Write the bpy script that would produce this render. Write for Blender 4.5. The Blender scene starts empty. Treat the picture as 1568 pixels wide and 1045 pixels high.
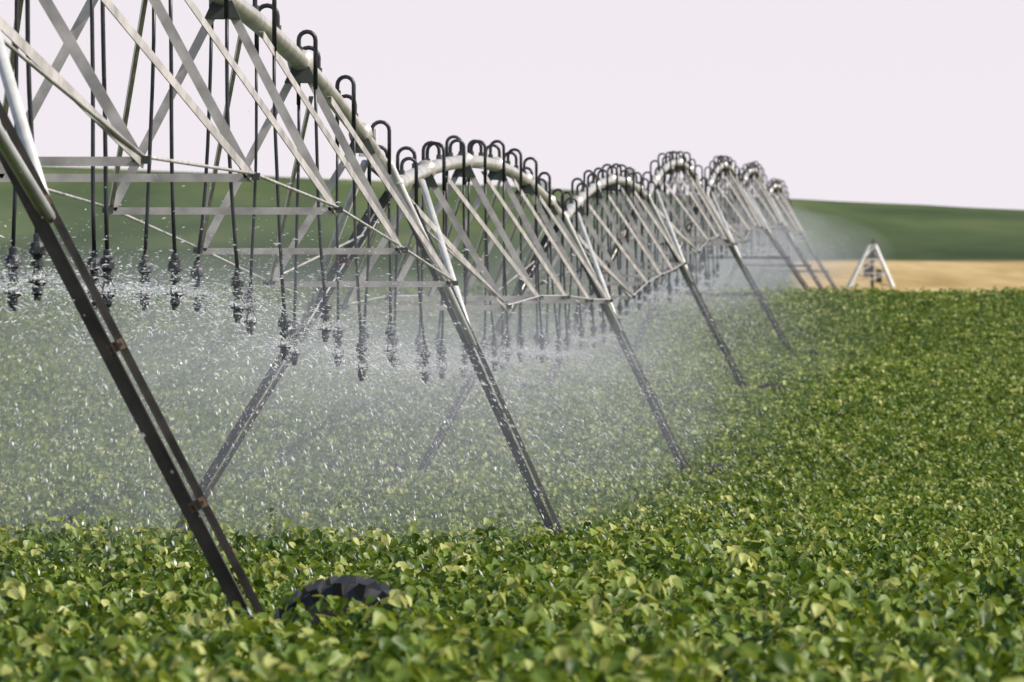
import bpy, math, random
import numpy as np
from mathutils import Vector, Matrix
random.seed(7); rng=np.random.default_rng(7)
scene=bpy.context.scene
scene.view_settings.view_transform='Standard'; scene.view_settings.look='None'; scene.view_settings.exposure=0

# ---------------------------------------------------------------- terrain profile
PY=[-80,0,33,54,75,88,104,128,154,180,204,230,254,272,290,300,315,354,404,500,650,798,860,950,1100,1300,1400,1600,2200,4000]
PZ=[-2.2,-2.05,-1.92,-2.22,-2.36,-2.62,-2.90,-2.92,-2.73,-2.2,-1.60,-1.38,-1.05,-.12,.88,.80,.35,.6,.8,1.7,3.2,4.45,5.6,8.0,12.5,20.0,22.6,20,5,-10]
CAN=0.75
_ys=np.arange(-100,4000,2.0); _raw=np.interp(_ys,PY,PZ)
_k=np.hanning(9); _k/=_k.sum(); _sm=np.convolve(np.pad(_raw,4,mode='edge'),_k,mode='valid')
def gz(X,Y):
    X=np.asarray(X,float);Y=np.asarray(Y,float)
    z=np.interp(Y,_ys,_sm)
    w=np.clip((Y-1000)/400,0,1); w=w*w*(3-2*w)
    z=z-w*0.0447*np.clip(X,-420,420)
    z=z+0.05*np.sin(X*.31+Y*.11)*np.clip(Y/60,0,1)+0.04*np.sin(X*.13-Y*.23+1)
    return z
def g(X,Y): return float(gz(X,Y))

# ---------------------------------------------------------------- materials
def newmat(name):
    m=bpy.data.materials.new(name); m.use_nodes=True
    nt=m.node_tree; nt.nodes.clear()
    o=nt.nodes.new('ShaderNodeOutputMaterial')
    return m,nt,o
def metal(name,c1,c2,rough=.45,met=.4,scale=3.0,streak=(1,1,1)):
    m,nt,o=newmat(name)
    b=nt.nodes.new('ShaderNodeBsdfPrincipled')
    tc=nt.nodes.new('ShaderNodeTexCoord'); mp=nt.nodes.new('ShaderNodeMapping'); mp.inputs['Scale'].default_value=streak
    n=nt.nodes.new('ShaderNodeTexNoise'); n.inputs['Scale'].default_value=scale; n.inputs['Detail'].default_value=6
    r=nt.nodes.new('ShaderNodeValToRGB'); r.color_ramp.elements[0].position=.35; r.color_ramp.elements[1].position=.65
    r.color_ramp.elements[0].color=(*c1,1); r.color_ramp.elements[1].color=(*c2,1)
    nt.links.new(tc.outputs['Object'],mp.inputs['Vector']); nt.links.new(mp.outputs[0],n.inputs['Vector'])
    nt.links.new(n.outputs['Fac'],r.inputs['Fac']); nt.links.new(r.outputs['Color'],b.inputs['Base Color'])
    b.inputs['Roughness'].default_value=rough; b.inputs['Metallic'].default_value=met
    nt.links.new(b.outputs[0],o.inputs['Surface']); return m
M_pipe=metal('galvanised_pipe',(.40,.38,.35),(.64,.60,.55),.30,.30,2.5)
M_strut=metal('galvanised_strut',(.36,.34,.32),(.68,.64,.60),.32,.30,4)
M_leg=metal('tower_leg_steel',(.030,.026,.022),(.080,.070,.060),.34,.3,5)
M_dark=metal('dark_gusset',(.03,.04,.035),(.07,.08,.07),.5,.1,5)
M_rust=metal('rusty_plate',(.22,.12,.07),(.36,.24,.16),.6,.1,20)
M_hose=metal('black_hose',(.014,.014,.016),(.04,.04,.045),.4,0,8)
M_grey=metal('sprinkler_plastic',(.016,.018,.022),(.07,.075,.08),.35,0,14)
M_tire=metal('tire_rubber',(.012,.012,.014),(.03,.03,.035),.5,0,9)
M_white=metal('white_box_paint',(.60,.60,.58),(.74,.74,.72),.4,0,3)
M_tube=metal('light_tube',(.55,.55,.54),(.74,.74,.72),.35,.1,4)

# ground
m,nt,o=newmat('field_ground_soil'); M_ground=m
b=nt.nodes.new('ShaderNodeBsdfPrincipled'); b.inputs['Roughness'].default_value=.95; b.inputs['Specular IOR Level'].default_value=.1
geo=nt.nodes.new('ShaderNodeNewGeometry'); sep=nt.nodes.new('ShaderNodeSeparateXYZ'); nt.links.new(geo.outputs['Position'],sep.inputs[0])
def noise(scale,detail,vec_scale=None):
    n=nt.nodes.new('ShaderNodeTexNoise'); n.inputs['Scale'].default_value=scale; n.inputs['Detail'].default_value=detail
    mp=nt.nodes.new('ShaderNodeMapping'); mp.inputs['Scale'].default_value=vec_scale or (1,1,1)
    nt.links.new(geo.outputs['Position'],mp.inputs['Vector']); nt.links.new(mp.outputs[0],n.inputs['Vector']); return n
def ramp(fac,stops):
    r=nt.nodes.new('ShaderNodeValToRGB'); e=r.color_ramp.elements
    e[0].position=stops[0][0]; e[0].color=(*stops[0][1],1); e[1].position=stops[-1][0]; e[1].color=(*stops[-1][1],1)
    for p,c in stops[1:-1]:
        x=e.new(p); x.color=(*c,1)
    nt.links.new(fac,r.inputs['Fac']); return r
def mixc(fac,a,b_):
    mx=nt.nodes.new('ShaderNodeMix'); mx.data_type='RGBA'
    nt.links.new(fac,mx.inputs[0]); nt.links.new(a,mx.inputs[6]); nt.links.new(b_,mx.inputs[7]); return mx.outputs[2]
def step(sock,a,b_):
    mr=nt.nodes.new('ShaderNodeMapRange'); mr.inputs['From Min'].default_value=a; mr.inputs['From Max'].default_value=b_
    nt.links.new(sock,mr.inputs['Value']); return mr.outputs[0]
def madd(s,k,c):
    a=nt.nodes.new('ShaderNodeMath'); a.operation='MULTIPLY_ADD'; nt.links.new(s,a.inputs[0]); a.inputs[1].default_value=k
    if isinstance(c,(int,float)): a.inputs[2].default_value=c
    else: nt.links.new(c,a.inputs[2])
    return a.outputs[0]
soil=ramp(noise(1.2,8).outputs['Fac'],[(.3,(.018,.030,.008)),(.7,(.04,.065,.014))])
gold=ramp(noise(.35,9,(.5,.03,1)).outputs['Fac'],[(.3,(.33,.225,.085)),(.5,(.46,.33,.145)),(.7,(.60,.45,.23))])
hill=ramp(noise(.10,10,(.5,.04,1)).outputs['Fac'],[(.32,(.045,.070,.026)),(.5,(.082,.115,.044)),(.66,(.14,.165,.065))])  # hill greens lightened and greyed, distance haze put into the colour
hilldark=ramp(noise(.12,9,(.6,.1,1)).outputs['Fac'],[(.35,(.035,.056,.022)),(.65,(.066,.092,.036))])
wob=noise(.02,4).outputs['Fac']
yv=madd(wob,18,sep.outputs['Y'])
c=mixc(step(yv,418,422),soil.outputs[0],gold.outputs[0])
yh=madd(wob,120,sep.outputs['Y'])
hh_=mixc(step(yh,1050,1130),hilldark.outputs[0],hill.outputs[0])
c=mixc(step(yv,945,960),c,hh_)
xg=madd(wob,4,sep.outputs['X']); xg=madd(sep.outputs['Y'],-.026,xg)
c2=mixc(step(sep.outputs['Y'],330,340),soil.outputs[0],hh_)
c=mixc(step(xg,4.5,6),c2,c)
nt.links.new(c,b.inputs['Base Color'])
bp=nt.nodes.new('ShaderNodeBump'); bp.inputs['Distance'].default_value=.3; bp.inputs['Strength'].default_value=.6
nb=noise(.9,8); nt.links.new(nb.outputs['Fac'],bp.inputs['Height']); nt.links.new(bp.outputs[0],b.inputs['Normal'])
nt.links.new(b.outputs[0],o.inputs['Surface'])

# leaves
def leafmat(name,stops,trans=.28):
    global nt
    m,nt,o=newmat(name)
    at=nt.nodes.new('ShaderNodeAttribute'); at.attribute_name='lv'
    r=ramp(at.outputs['Fac'],stops)
    b=nt.nodes.new('ShaderNodeBsdfPrincipled'); b.inputs['Roughness'].default_value=.46; b.inputs['Specular IOR Level'].default_value=.42
    t=nt.nodes.new('ShaderNodeBsdfTranslucent')
    hs=nt.nodes.new('ShaderNodeHueSaturation'); hs.inputs['Hue'].default_value=.475; hs.inputs['Saturation'].default_value=1.05; hs.inputs['Value'].default_value=1.7
    nt.links.new(r.outputs[0],hs.inputs['Color']); nt.links.new(hs.outputs[0],t.inputs['Color'])
    nt.links.new(r.outputs[0],b.inputs['Base Color'])
    mx=nt.nodes.new('ShaderNodeMixShader'); mx.inputs[0].default_value=trans
    nt.links.new(b.outputs[0],mx.inputs[1]); nt.links.new(t.outputs[0],mx.inputs[2]); nt.links.new(mx.outputs[0],o.inputs['Surface'])
    return m
M_leaf=leafmat('bean_leaf',[(.0,(.026,.060,.007)),(.38,(.085,.150,.016)),(.64,(.20,.275,.038)),(.95,(.52,.54,.18))])  # dark end includes painted canopy shade, pale end painted highlights
M_weed=leafmat('weed_leaf',[(.1,(.10,.15,.03)),(.9,(.20,.25,.07))])

# ---------------------------------------------------------------- mesh helper
class MB:
    def __init__(s): s.v=[]; s.f=[]
    def extrude(s,p,q,prof,up=Vector((0,0,1)),caps=True):
        p=Vector(p);q=Vector(q); d=(q-p).normalized()
        a=d.cross(up)
        if a.length<1e-4: a=d.cross(Vector((0,1,0)))
        a.normalize(); b=a.cross(d).normalized()
        n=len(prof); i0=len(s.v)
        for c in (p,q):
            for x,y in prof: s.v.append(tuple(c+a*x+b*y))
        for i in range(n):
            j=(i+1)%n; s.f.append((i0+i,i0+j,i0+n+j,i0+n+i))
        if caps: s.f.append(tuple(range(i0+n-1,i0-1,-1))); s.f.append(tuple(range(i0+n,i0+2*n)))
    def L(s,p,q,w=.07,t=.008,up=Vector((0,0,1)),fx=1,fy=1,h=None):
        h=h or w
        pr=[(0,0),(w,0),(w,t),(t,t),(t,h),(0,h)]
        pr=[(x*fx,y*fy) for x,y in pr]
        if fx*fy<0: pr=pr[::-1]
        s.extrude(p,q,pr,up)
    def box(s,p,q,w,h,up=Vector((0,0,1))):
        s.extrude(p,q,[(-w/2,-h/2),(w/2,-h/2),(w/2,h/2),(-w/2,h/2)],up)
    def tube(s,pts,r,n=8,caps=True):
        pts=[Vector(p) for p in pts]; i0=len(s.v); m=len(pts)
        rr=r if isinstance(r,(list,tuple)) else [r]*m
        prev=None
        for k,p in enumerate(pts):
            d=(pts[min(k+1,m-1)]-pts[max(k-1,0)]).normalized()
            if prev is None:
                a=d.cross(Vector((0,0,1)))
                if a.length<1e-3: a=d.cross(Vector((0,1,0)))
            else: a=prev-d*prev.dot(d)
            a.normalize(); prev=a; b=a.cross(d)
            for i in range(n):
                t=2*math.pi*i/n; s.v.append(tuple(p+(a*math.cos(t)+b*math.sin(t))*rr[k]))
        for k in range(m-1):
            for i in range(n):
                j=(i+1)%n; s.f.append((i0+k*n+i,i0+k*n+j,i0+(k+1)*n+j,i0+(k+1)*n+i))
        if caps: s.f.append(tuple(range(i0+n-1,i0-1,-1))); s.f.append(tuple(range(i0+(m-1)*n,i0+m*n)))
    def lathe(s,c,prof,n=10,k=1.0):
        c=Vector(c); s.tube([c+Vector((0,0,z*k)) for r,z in prof],[max(r*k,.001) for r,z in prof],n)
    def obj(s,name,mat,parent=None,smooth=False):
        me=bpy.data.meshes.new(name); me.from_pydata(s.v,[],s.f); me.update()
        me.materials.append(mat)
        if smooth:
            for p in me.polygons: p.use_smooth=True
        ob=bpy.data.objects.new(name,me); scene.collection.objects.link(ob)
        if parent: ob.parent=parent
        return ob
def empty(name,loc=(0,0,0)):
    e=bpy.data.objects.new(name,None); e.empty_display_size=1; scene.collection.objects.link(e); return e

# ---------------------------------------------------------------- ground sheet
xs=np.concatenate([-np.geomspace(30,2500,40)[::-1],np.arange(-28,30,2.0),np.geomspace(30,2500,40)])
ys=np.concatenate([np.arange(-80,320,2.0),np.arange(320,1000,8.0),np.geomspace(1000,4000,60)])
XX,YY=np.meshgrid(xs,ys); ZZ=gz(XX,YY)
verts=np.stack([XX.ravel(),YY.ravel(),ZZ.ravel()],1)
nx=len(xs); ny=len(ys)
idx=np.arange(nx*ny).reshape(ny,nx)
faces=np.stack([idx[:-1,:-1].ravel(),idx[:-1,1:].ravel(),idx[1:,1:].ravel(),idx[1:,:-1].ravel()],1)
me=bpy.data.meshes.new('ground'); me.from_pydata(verts.tolist(),[],faces.tolist()); me.materials.append(M_ground)
for p in me.polygons: p.use_smooth=True
ob=bpy.data.objects.new('ground',me); scene.collection.objects.link(ob)

# ---------------------------------------------------------------- crop
LEAF=np.array([[0,0,0],[.38,.30,.10],[.44,.58,.13],[.18,.9,.03],[0,1.05,-.08],[-.18,.9,.03],[-.44,.58,.13],[-.38,.30,.10],[0,.5,0]])
LF=[(0,1,8),(1,2,8),(2,3,8),(3,4,8),(4,5,8),(5,6,8),(6,7,8),(7,0,8)]
LEAF6=np.array([[0,0,0],[.36,.20,.09],[.42,.48,.13],[.20,.85,.05],[0,1.10,-.10],[-.20,.85,.05],[-.42,.48,.13],[-.36,.20,.09]])
LF6=[(0,1,2,3),(0,3,4),(0,4,5),(0,5,6,7)]
def add_leaf(V,F,A,pos,nrm,az,size,val,simple=True):
    n=Vector(nrm).normalized()
    t=Vector((math.cos(az),math.sin(az),0)); t=(t-n*t.dot(n)).normalized(); s=n.cross(t)
    i0=len(V)
    for x,y,z in (LEAF6 if simple else LEAF):
        V.append(tuple(Vector(pos)+s*(x*size)+t*((y-.5)*size)+n*(z*size)))
    for f in (LF6 if simple else LF): F.append(tuple(i0+k for k in f)); A.append(val)
HALF=1.5
def patch(name,seed):
    r=random.Random(seed); V=[];F=[];A=[]
    half=HALF; nrow=int(2*half/.25)
    for k in range(nrow*nrow):
        cx=-half+(k%nrow+.5)*2*half/nrow+r.gauss(0,.07); cy=-half+(k//nrow+.5)*2*half/nrow+r.gauss(0,.07)
        h=.72+r.gauss(0,.10)+.05*math.sin(cx*3+seed)*math.sin(cy*2.3); rad=r.uniform(.12,.22)
        pv=r.gauss(0,.08)
        for j in range(9):
            a=r.uniform(0,2*math.pi); q=math.sqrt(r.random())
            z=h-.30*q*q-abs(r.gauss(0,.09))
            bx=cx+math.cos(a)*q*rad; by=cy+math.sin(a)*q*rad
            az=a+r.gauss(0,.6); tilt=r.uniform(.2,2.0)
            val=min(1,max(0,.30+pv+r.gauss(0,.15)+ .7*(z-.57)))  # lower leaves get darker values: shade inside the canopy put into the colour
            if r.random()<.12: val+=.35  # some leaves lifted pale: bright highlights painted into the leaf colour
            sz=r.uniform(.048,.088)
            for m_,da in enumerate((0,1.7,-1.7)):
                ax=az+da
                n=(math.cos(ax)*tilt*r.uniform(.3,1.6)+r.gauss(0,.45),math.sin(ax)*tilt*r.uniform(.3,1.6)+r.gauss(0,.45),1)
                add_leaf(V,F,A,(bx+math.cos(ax)*sz*.62,by+math.sin(ax)*sz*.62,z-tilt*.02+r.gauss(0,.015)),n,ax,sz*r.uniform(.85,1.1),val+r.gauss(0,.07))
    for k in range(150):
        cx=r.uniform(-half,half); cy=r.uniform(-half,half); i0=len(V)
        V += [(cx-.006,cy,0),(cx+.006,cy,0),(cx+r.gauss(0,.05),cy,.72)]; F.append((i0,i0+1,i0+2)); A.append(.8)
    me=bpy.data.meshes.new(name); me.from_pydata(V,[],F)
    at=me.attributes.new('lv','FLOAT','FACE'); at.data.foreach_set('value',A)
    me.polygons.foreach_set('use_smooth',[True]*len(me.polygons))
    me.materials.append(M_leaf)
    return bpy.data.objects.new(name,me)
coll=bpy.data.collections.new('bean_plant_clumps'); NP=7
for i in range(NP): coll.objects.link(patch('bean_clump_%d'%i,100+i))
pts=[];rots=[];scs=[]
y=24.0; sp=2*HALF*.98; row=0
while y<308:
    hw=.0613*y*1.2+5
    x=-hw+(row%3)*.9
    while x<hw:
        px=x+rng.uniform(-.05,.05); py=y+rng.uniform(-.05,.05)
        e=1.5; sx=(g(px+e,py)-g(px-e,py))/(2*e); sy=(g(px,py+e)-g(px,py-e))/(2*e)
        pts.append((px,py,g(px,py)-.02))
        R=Matrix.Rotation(math.atan(sy),3,'X')@Matrix.Rotation(-math.atan(sx),3,'Y')@Matrix.Rotation(rng.integers(0,4)*math.pi/2+rng.uniform(-.06,.06),3,'Z')
        rots.append(tuple(R.to_euler()))
        big=.04*math.sin(px*.9+1.3*math.sin(py*.21))+.03*math.sin(py*.37+px*.2)
        scs.append((1.02,1.02,1.0+big+rng.uniform(-.03,.03)))
        x+=sp
    y+=sp; row+=1
me=bpy.data.meshes.new('bean_crop'); me.from_pydata(pts,[],[])
a=me.attributes.new('rot','FLOAT_VECTOR','POINT'); a.data.foreach_set('vector',np.array(rots,float).ravel())
a=me.attributes.new('scl','FLOAT_VECTOR','POINT'); a.data.foreach_set('vector',np.array(scs,float).ravel())
crop=bpy.data.objects.new('bean_crop',me); scene.collection.objects.link(crop)
ng=bpy.data.node_groups.new('scatter','GeometryNodeTree')
ng.interface.new_socket('Geometry',in_out='INPUT',socket_type='NodeSocketGeometry')
ng.interface.new_socket('Geometry',in_out='OUTPUT',socket_type='NodeSocketGeometry')
N=ng.nodes; gi=N.new('NodeGroupInput'); go=N.new('NodeGroupOutput'); iop=N.new('GeometryNodeInstanceOnPoints')
ci=N.new('GeometryNodeCollectionInfo'); ci.inputs['Collection'].default_value=coll; ci.inputs['Separate Children'].default_value=True; ci.inputs['Reset Children'].default_value=True
def nattr(nm):
    n=N.new('GeometryNodeInputNamedAttribute'); n.data_type='FLOAT_VECTOR'; n.inputs['Name'].default_value=nm; return n
ra=nattr('rot'); sa=nattr('scl'); iop.inputs['Pick Instance'].default_value=True
e2r=N.new('FunctionNodeEulerToRotation'); ng.links.new(ra.outputs['Attribute'],e2r.inputs[0])
ng.links.new(gi.outputs[0],iop.inputs['Points']); ng.links.new(ci.outputs[0],iop.inputs['Instance'])
rv=N.new('FunctionNodeRandomValue'); rv.data_type='INT'; rv.inputs[4].default_value=0; rv.inputs[5].default_value=NP-1
ng.links.new(rv.outputs[2],iop.inputs['Instance Index'])
ng.links.new(e2r.outputs[0],iop.inputs['Rotation']); ng.links.new(sa.outputs['Attribute'],iop.inputs['Scale'])
ng.links.new(iop.outputs[0],go.inputs[0])
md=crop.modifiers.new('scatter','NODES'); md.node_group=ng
print('crop instances',len(pts))

# ---------------------------------------------------------------- tall weeds
V=[];F=[];A=[]
r=random.Random(3)
for (wx,wy,hh) in [(-1.75,98,1.45),(-.1,92,1.35),(-1.62,97,1.3),(.9,70,1.0),(-.05,93,1.1),(-2.0,80,1.05),(2.6,84,1.0),(3.4,120,1.15),(1.4,130,1.1)]:
    z0=g(wx,wy); i0=len(V)
    V += [(wx-.008,wy,z0),(wx+.008,wy,z0),(wx+.03,wy,z0+hh)]; F.append((i0,i0+1,i0+2)); A.append(.5)
    for k in range(26):
        t=r.uniform(.5,1); a=r.uniform(0,6.28)
        sz=.10*(1.25-t)
        add_leaf(V,F,A,(wx+math.cos(a)*sz*.7,wy+math.sin(a)*sz*.7,z0+hh*t),(math.cos(a)*.9,math.sin(a)*.9,.8),a,sz,r.random(),False)
me=bpy.data.meshes.new('tall_weeds'); me.from_pydata(V,[],F); at=me.attributes.new('lv','FLOAT','FACE'); at.data.foreach_set('value',A)
me.materials.append(M_weed); ob=bpy.data.objects.new('tall_weeds',me); scene.collection.objects.link(ob)

# ---------------------------------------------------------------- irrigation machine
def X0(Y): return .0454*Y-6.30
TY=[4,54,104,154,204,254,304,354,404]
TC=[0,.28,0,0,-.12,.1,0,0,0]
TA=[0,.28,.31,.12,-.12,-.15,-.3,-.4,-.4]
TZ=[2.3,2.45,1.68,1.94,3.04,3.75,4.75,5.2,5.35]
RISE=[.7,.8,.55,.5,.85,.85,.85,.8]
NS=len(TY)-1
def pipe(i,t):
    Y=TY[i]+(TY[i+1]-TY[i])*t
    off=TA[i]*(1-t)+TA[i+1]*t
    return Vector((X0(Y)+off,Y,TZ[i]*(1-t)+TZ[i+1]*t+4*RISE[i]*t*(1-t)))
root=empty('center_pivot_irrigation_machine')
mp_=MB();ms=MB();mr=MB();mh=MB();mn=MB();mgn=MB();ml=MB();mt=MB();mtube=MB();mw=MB();mrust=MB();mdark=MB()
SPR=[]
JF=[.13,.32,.51,.70,.88]; LATJ=.95; DROPJ=[1.55,1.68,1.75,1.72,1.5]
for i in range(NS):
    n=28
    mp_.tube([pipe(i,k/n) for k in range(n+1)],.084,14)
    for t in [.13,.32,.51,.70,.88]:
        p=pipe(i,t); mp_.tube([p-Vector((0,.02,0)),p+Vector((0,.02,0))],.125,12)
        mdark.extrude(p+Vector((0,-.13,-.10)),p+Vector((0,.13,-.10)),[(-.15,-.09),(.15,-.09),(.08,.06),(-.08,.06)])
    J={}
    for s in (-1,1):
        prev=pipe(i,.012)+Vector((s*.22,0,-.42))
        rod=[prev]
        for t,dj in zip(JF,DROPJ):
            q=pipe(i,t)+Vector((s*LATJ,0,-dj)); J[(s,t)]=q; rod.append(q)
        rod.append(pipe(i,.985)+Vector((s*.30,0,-.6)))
        for a,b_ in zip(rod[:-1],rod[1:]): mr.tube([a,b_],.013,6)
        for k,t in enumerate(JF):
            q=J[(s,t)]
            for pf in (max(.012,t-.125),t):
                a=pipe(i,pf)+Vector((s*.11,0,-.12))
                ms.L(a,q,.045,.008,up=Vector((0,0,1)),fx=(-1 if s>0 else 1),fy=-1,h=.075)
            mdark.box(q+Vector((0,-.09,-.02)),q+Vector((0,.09,-.02)),.09,.05)
    for t in JF:
        ms.L(J[(-1,t)],J[(1,t)],.045,.008,up=Vector((0,0,1)),fx=-1,fy=-1,h=.06)
    ndrop=18
    for k in range(ndrop):
        t=(k+.5)/ndrop; s=1 if k%2==0 else -1
        p=pipe(i,t); R=.085+random.uniform(-.008,.012); zc=.20+random.uniform(-.03,.03)
        c=p+Vector((s*R,0,zc))
        pts_=[p+Vector((0,0,.06)),p+Vector((0,0,.13)),p+Vector((0,0,zc))]
        tilt=random.gauss(0,.3)
        for q in range(1,9):
            a=math.pi*(1-q/8); pts_.append(c+Vector((s*math.cos(a)*R,tilt*.1*q/8,math.sin(a)*R)))
        end=pts_[-1]
        pts_.append(end+Vector((0,0,-.45)))
        mgn.tube(pts_,.021,8)
        mdark.tube([p+Vector((0,0,.05)),p+Vector((0,0,.13))],.034,6)
        gy=g(p.x,p.y)+CAN
        zn=gy+1.95+random.gauss(0,.08)
        dx=s*.05+random.gauss(0,.04); dy=random.gauss(0,.05)
        base=end+Vector((0,0,-.40)); H=[]
        for q in range(7):
            u=q/6; H.append(Vector((base.x+dx*u*u+.004*math.sin(u*7+k),base.y+dy*u,base.z*(1-u)+(zn+.2)*u)))
        mh.tube(H,.0155,6)
        B=Vector((H[-1].x,H[-1].y,zn)); K=1.1
        mn.lathe(B,[(.018,.22),(.026,.21),(.026,.17),(.045,.165),(.052,.14),(.052,.10),(.03,.09),(.024,.06),(.04,.055),(.04,.03),(.016,.025),(.016,.0)],10,K)
        for ang in (0,2.1,4.2):
            o_=Vector((math.cos(ang)*.05,math.sin(ang)*.05,0))
            mn.tube([B+o_*.5+Vector((0,0,.03)),B+o_*1.1+Vector((0,0,-.02)),B+o_*1.1+Vector((0,0,-.07)),B+o_*.5+Vector((0,0,-.10))],.007,5)
        mn.lathe(B,[(.012,-.045),(.058,-.055),(.062,-.065),(.02,-.075),(.034,-.08),(.034,-.13),(.022,-.14),(.02,-.17)],10,K)
        SPR.append((i,B+Vector((0,0,-.05))))
def tower(i):
    Y=TY[i]; cx=X0(Y)+TC[i]; ap=Vector((X0(Y)+TA[i],Y,TZ[i])); gzv=g(cx,Y)
    zb=gzv+.40; hw=2.26
    feet=[]
    for s in (-1,1):
        zf=g(cx+s*hw,Y)+.40
        f=Vector((cx+s*hw,Y,zf)); top=ap+Vector((s*.17,0,-.22)); feet.append(f)
        d=(top-f).normalized(); nrm=Vector((d.z,0,-d.x))
        up=Vector((0,-1,0))
        o1=nrm*.010
        ml.L(f+o1,top+o1,.048,.009,up=up,fx=1,fy=1)
        ml.L(f-o1,top-o1,.088,.009,up=up,fx=-1,fy=1)
        for u in (.22,.44,.64,.85):
            c=f.lerp(top,u); mrust.box(c-d*.03+Vector((0,-.014,0)),c+d*.03+Vector((0,-.014,0)),.02,.10,up=nrm)
            for w_ in (-.03,.03): mdark.tube([c+nrm*w_+Vector((0,-.02,0)),c+nrm*w_+Vector((0,-.045,0))],.012,6)
        j=f.lerp(top,.62)
        for e in (-1,1):
            k=i if e>0 else i-1
            if k<0 or k>=NS: continue
            tt=3.2/50 if e>0 else 1-3.2/50
            a=pipe(k,tt)+Vector((s*.13,0,-.05)); mtube.tube([j,a],.04,10)
        R=.46
        wc=Vector((cx+s*(hw+.38),Y,g(cx+s*(hw+.38),Y)+(.40 if i==1 else .33)))
        prof=[(-.15,.23),(-.15,.38),(-.12,.435),(-.06,R-.02),(.06,R-.02),(.12,.435),(.15,.38),(.15,.23)]
        i0=len(mt.v); nn=40
        for a in range(nn):
            th=2*math.pi*a/nn
            for (yy,rr) in prof: mt.v.append((wc.x+math.cos(th)*rr,wc.y+yy,wc.z+math.sin(th)*rr))
        m_=len(prof)
        for a in range(nn):
            b2=(a+1)%nn
            for q in range(m_-1): mt.f.append((i0+a*m_+q,i0+a*m_+q+1,i0+b2*m_+q+1,i0+b2*m_+q))
        for a in range(20):
            th=2*math.pi*a/20
            for e in (-1,1):
                th2=th+(.15 if e>0 else 0)
                p=wc+Vector((math.cos(th2)*(R-.01),e*.01,math.sin(th2)*(R-.01))); q=wc+Vector((math.cos(th2+.12)*(R-.05),e*.16,math.sin(th2+.12)*(R-.05)))
                mt.box(p,q,.05,.08,up=Vector((math.cos(th2),0,math.sin(th2))))
        mtube.tube([wc+Vector((0,-.05,0)),wc+Vector((0,.05,0))],.24,20)
        mdark.tube([wc+Vector((0,-.14,0)),wc+Vector((0,.14,0))],.09,12)
    ml.box(feet[0]-Vector((.1,0,0)),feet[1]+Vector((.1,0,0)),.14,.14)
    mdark.box(Vector((cx-.25,Y,zb+.1)),Vector((cx+.25,Y,zb+.1)),.2,.2)
    if i>=5:
        u=.44
        top0=ap+Vector((-.17,0,-.22)); top1=ap+Vector((.17,0,-.22))
        ml.L(feet[0].lerp(top0,u),feet[1].lerp(top1,u)+Vector((.1,0,0)),.09,.01)
    bx=ap+Vector((-.30,.6,.33))
    mw.extrude(bx,bx+Vector((0,0,.30)),[(-.09,-.08),(.09,-.08),(.10,-.06),(.10,.06),(.09,.08),(-.09,.08),(-.10,.06),(-.10,-.06)],up=Vector((0,1,0)))
    mdark.tube([ap+Vector((-.05,.45,.02)),bx+Vector((.02,0,-.12)),bx+Vector((0,0,.01))],.02,6)
    mp_.tube([ap+Vector((0,-.35,0)),ap+Vector((0,.35,0))],.11,12)
    for s in(-1,1): mdark.box(ap+Vector((s*.05,0,-.06)),ap+Vector((s*.22,0,-.30)),.12,.10)
for i in range(1,NS+1): tower(i)
mp_.obj('pipe',M_pipe,root,True); ms.obj('truss_struts',M_strut,root); mr.obj('truss_rods',M_strut,root,True)
mh.obj('drop_hoses',M_hose,root,True); mgn.obj('goosenecks',M_hose,root,True); mn.obj('sprinklers',M_grey,root)
ml.obj('tower_legs',M_leg,root); mt.obj('tires',M_tire,root); mtube.obj('tower_tubes',M_tube,root,True)
mw.obj('control_boxes',M_white,root); mrust.obj('leg_brackets',M_rust,root); mdark.obj('gusset_plates',M_dark,root)

# ---------------------------------------------------------------- far pivot point tower
pr=empty('pivot_point_tower'); P=MB(); Q=MB()
bx=(1333-784)/14700*798; by=798; bz=g(bx,by)
fe=[Vector((bx+a*1.85,by+b_*1.85,bz)) for a,b_ in ((-1,-1),(1,-1),(1,1),(-1,1))]
tp=[Vector((bx+.15+a*.25,by+b_*.25,bz+3.5)) for a,b_ in ((-1,-1),(1,-1),(1,1),(-1,1))]
for k in range(4):
    P.box(fe[k],tp[k],.22,.16); k2=(k+1)%4
    for u in (.33,.66,1): P.box(fe[k].lerp(tp[k],u),fe[k2].lerp(tp[k2],u),.12,.10)
    for u0,u1 in ((0,.33),(.33,.66),(.66,1)):
        P.box(fe[k].lerp(tp[k],u0),fe[k2].lerp(tp[k2],u1),.10,.08)
P.obj('lattice_legs',M_tube,pr)
Q.tube([(bx+.15,by,bz),(bx+.15,by,bz+3.7),(bx+.25,by,bz+3.9),(bx+.5,by+.6,bz+3.8)],.14,10); Q.box(Vector((bx-.3,by-.6,bz+.9)),Vector((bx-.3,by-.6,bz+1.9)),.6,.3)
Q.box(Vector((bx+.7,by+.2,bz+.4)),Vector((bx+.7,by+.2,bz+1.5)),.5,.3); Q.obj('riser_pipe',M_leg,pr)

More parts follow.
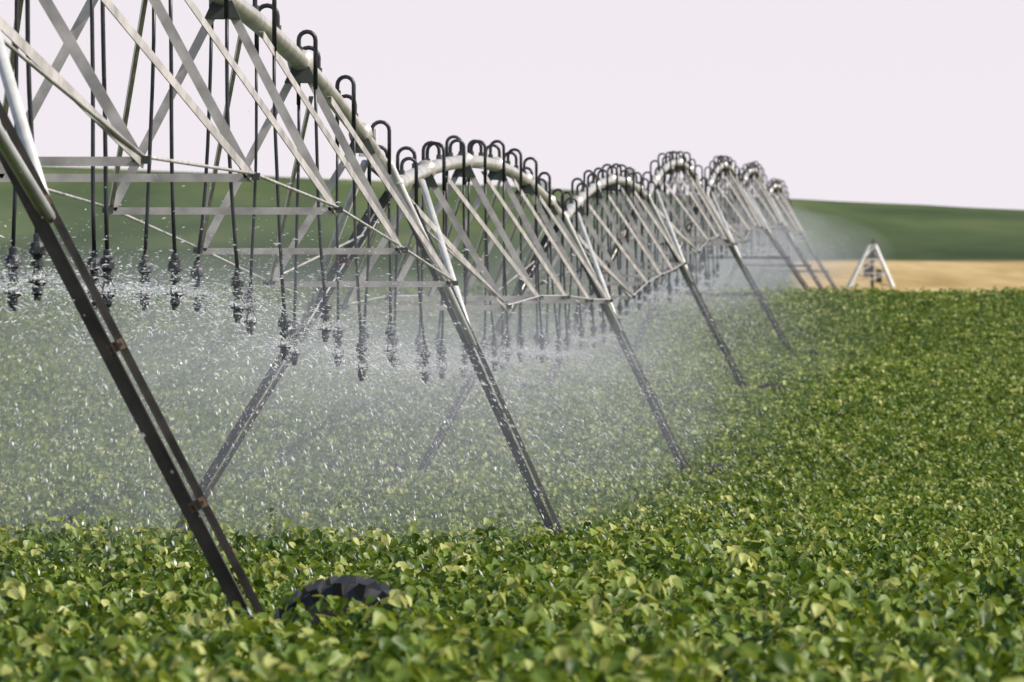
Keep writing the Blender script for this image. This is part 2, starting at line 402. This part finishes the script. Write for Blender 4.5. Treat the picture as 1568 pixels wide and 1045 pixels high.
# ---------------------------------------------------------------- water droplets
def droplets(name,mat):
    VV=[];cnt=0
    for (i,B) in SPR:
        nd={0:100,1:2400,2:2400,3:1700,4:1000,5:700,6:500,7:200}.get(i,200)
        az=rng.uniform(0,2*np.pi,nd)
        st=np.round(az/(2*np.pi/10))*(2*np.pi/10)+rng.normal(0,.035,nd); az=np.where(rng.random(nd)<.85,st+rng.uniform(0,1),az)
        v=rng.uniform(3.0,8.0,nd); el=rng.normal(.14,.17,nd)
        T=rng.random(nd)**2.1*.9
        r_=v*np.cos(el)*T*(1-.22*T); z=v*np.sin(el)*T-4.6*T*T
        vr=v*np.cos(el)*(1-.44*T); vz=v*np.sin(el)-9.2*T
        x=B.x+np.cos(az)*r_; y_=B.y+np.sin(az)*r_; zz=B.z+z
        gy=gz(x,y_)+.6
        ok=zz>gy
        D=np.stack([np.cos(az)*vr,np.sin(az)*vr,vz],1)[ok]; Pn=np.stack([x,y_,zz],1)[ok]
        Ln=np.linalg.norm(D,axis=1,keepdims=True); D/=Ln
        rad=(.0020+.0050*rng.random(len(D))**3)[:,None]*(1+.3*(i>3)); le=rad*rng.uniform(1,5.5,len(D))[:,None]
        a=np.cross(D,[0.3,.2,1.0]); a/=np.linalg.norm(a,axis=1,keepdims=True); b2=np.cross(D,a)
        q=np.stack([Pn+D*le,Pn+a*rad,Pn-a*rad*.5+b2*rad*.87,Pn-a*rad*.5-b2*rad*.87,Pn-D*le],1)
        VV.append(q.reshape(-1,3)); cnt+=len(D)
    V=np.concatenate(VV); base=np.arange(cnt)*5
    F=np.concatenate([np.stack([base+a,base+b_,base+c_],1) for a,b_,c_ in ((0,1,2),(0,2,3),(0,3,1),(4,2,1),(4,3,2),(4,1,3))])
    me=bpy.data.meshes.new(name); me.from_pydata(V.tolist(),[],F.tolist()); me.materials.append(mat)
    ob=bpy.data.objects.new(name,me); scene.collection.objects.link(ob); print('drops',cnt); return ob
m,nt,o=newmat('water_drops'); b=nt.nodes.new('ShaderNodeBsdfPrincipled'); b.inputs['Base Color'].default_value=(.95,.96,.98,1); b.inputs['Roughness'].default_value=.15
t=nt.nodes.new('ShaderNodeBsdfTranslucent'); t.inputs['Color'].default_value=(.95,.96,.98,1); mx=nt.nodes.new('ShaderNodeMixShader'); mx.inputs[0].default_value=.4
nt.links.new(b.outputs[0],mx.inputs[1]); nt.links.new(t.outputs[0],mx.inputs[2]); nt.links.new(mx.outputs[0],o.inputs['Surface'])
droplets('water_spray_droplets',m)

# ---------------------------------------------------------------- mist: homogeneous soft ellipsoidal drifts
def mistmat(name,dn):
    m,nt,o=newmat(name); vs=nt.nodes.new('ShaderNodeVolumeScatter'); vs.inputs['Color'].default_value=(.89,.93,1,1)
    vs.inputs['Density'].default_value=dn; vs.inputs['Anisotropy'].default_value=.1; nt.links.new(vs.outputs[0],o.inputs['Volume']); return m
MA=[mistmat('mist_thin',.0019),mistmat('mist_mid',.0034),mistmat('mist_dense',.0062)]
def sphere(r1,r2):
    V=[(0,0,1)];F=[]
    for a in range(1,r1):
        for b_ in range(r2):
            th=math.pi*a/r1; ph=2*math.pi*b_/r2; V.append((math.sin(th)*math.cos(ph),math.sin(th)*math.sin(ph),math.cos(th)))
    V.append((0,0,-1)); L=len(V)-1
    for b_ in range(r2):
        F.append((0,1+b_,1+(b_+1)%r2)); F.append((L,L-r2+(b_+1)%r2,L-r2+b_))
    for a in range(r1-2):
        for b_ in range(r2):
            p=1+a*r2; F.append((p+b_,p+r2+b_,p+r2+(b_+1)%r2,p+(b_+1)%r2))
    return V,F
SV,SF=sphere(20,32)
smesh=[]
for m in MA:
    me=bpy.data.meshes.new('mist_drift'); me.from_pydata(SV,[],SF); me.materials.append(m); smesh.append(me)
mroot=empty('spray_mist'); rm=random.Random(11); nm=0
def drift(x,y,z,sx,sy,sz,k):
    global nm
    ob=bpy.data.objects.new('mist_drift_%d'%nm,smesh[k]); nm+=1
    ob.location=(x,y,z); ob.scale=(sx,sy,sz); ob.rotation_euler=(0,0,-.0454+rm.gauss(0,.03)); ob.parent=mroot; scene.collection.objects.link(ob)
for i in range(1,NS):
    for k in range(2):
        Y=TY[i]+(k+.5)*25+rm.uniform(-3,3)
        if i==1: Y=max(Y,82)+k*10
        c0=float(np.interp(Y,_ys,_sm))+CAN
        zc=c0+1.2+rm.uniform(-.15,.25)
        if i>=5: zc+=.6
        drift(X0(Y)-1.4+rm.uniform(-.8,.8),Y,zc,rm.uniform(4.4,6),rm.uniform(15,20),rm.uniform(1.5,2.0),1 if i<3 or i>=5 else 0)
        drift(X0(Y)-.2+rm.uniform(-.8,.8),Y+rm.uniform(-6,6),c0+1.95,rm.uniform(2.2,3.0),rm.uniform(9,13),rm.uniform(.55,.8),2 if i in (1,2,5,6) else 1)

# ---------------------------------------------------------------- light, sky, camera
AZ=math.radians(104); EL=math.radians(40)
sv=Vector((math.sin(AZ)*math.cos(EL),math.cos(AZ)*math.cos(EL),math.sin(EL)))
sl=bpy.data.lights.new('sun','SUN'); sl.energy=5.0; sl.angle=math.radians(.5); sl.color=(1,.93,.80)
so=bpy.data.objects.new('sun',sl); so.rotation_euler=sv.to_track_quat('Z','Y').to_euler(); so.location=(50,50,80); scene.collection.objects.link(so)
w=bpy.data.worlds.new('World'); scene.world=w; w.use_nodes=True; nt=w.node_tree; nt.nodes.clear()
o=nt.nodes.new('ShaderNodeOutputWorld'); bg=nt.nodes.new('ShaderNodeBackground'); sk=nt.nodes.new('ShaderNodeTexSky'); sk.sky_type='NISHITA'
sk.sun_disc=False; sk.sun_elevation=EL; sk.sun_rotation=AZ; sk.dust_density=1.0; sk.air_density=1.0; sk.ozone_density=1.0
bg.inputs['Strength'].default_value=.12
tcw=nt.nodes.new('ShaderNodeTexCoord'); sp_=nt.nodes.new('ShaderNodeSeparateXYZ'); nt.links.new(tcw.outputs['Generated'],sp_.inputs[0])
mr_=nt.nodes.new('ShaderNodeMapRange'); mr_.inputs['From Min'].default_value=0; mr_.inputs['From Max'].default_value=.4; mr_.inputs['To Min'].default_value=.95; mr_.inputs['To Max'].default_value=.0
nt.links.new(sp_.outputs['Z'],mr_.inputs['Value'])
mx=nt.nodes.new('ShaderNodeMix'); mx.data_type='RGBA'; nt.links.new(mr_.outputs[0],mx.inputs[0]); nt.links.new(sk.outputs[0],mx.inputs[6]); mx.inputs[7].default_value=(7.8,7.25,7.85,1)
nt.links.new(mx.outputs[2],bg.inputs['Color']); nt.links.new(bg.outputs[0],o.inputs['Surface'])
cam=bpy.data.cameras.new('camera'); cam.lens=337.5; cam.sensor_width=36; cam.clip_end=6000; cam.clip_start=.5
cam.dof.use_dof=True; cam.dof.focus_distance=80; cam.dof.aperture_fstop=10
co=bpy.data.objects.new('camera',cam); co.location=(0,0,0); co.rotation_euler=(math.radians(90),0,0); scene.collection.objects.link(co); scene.camera=co
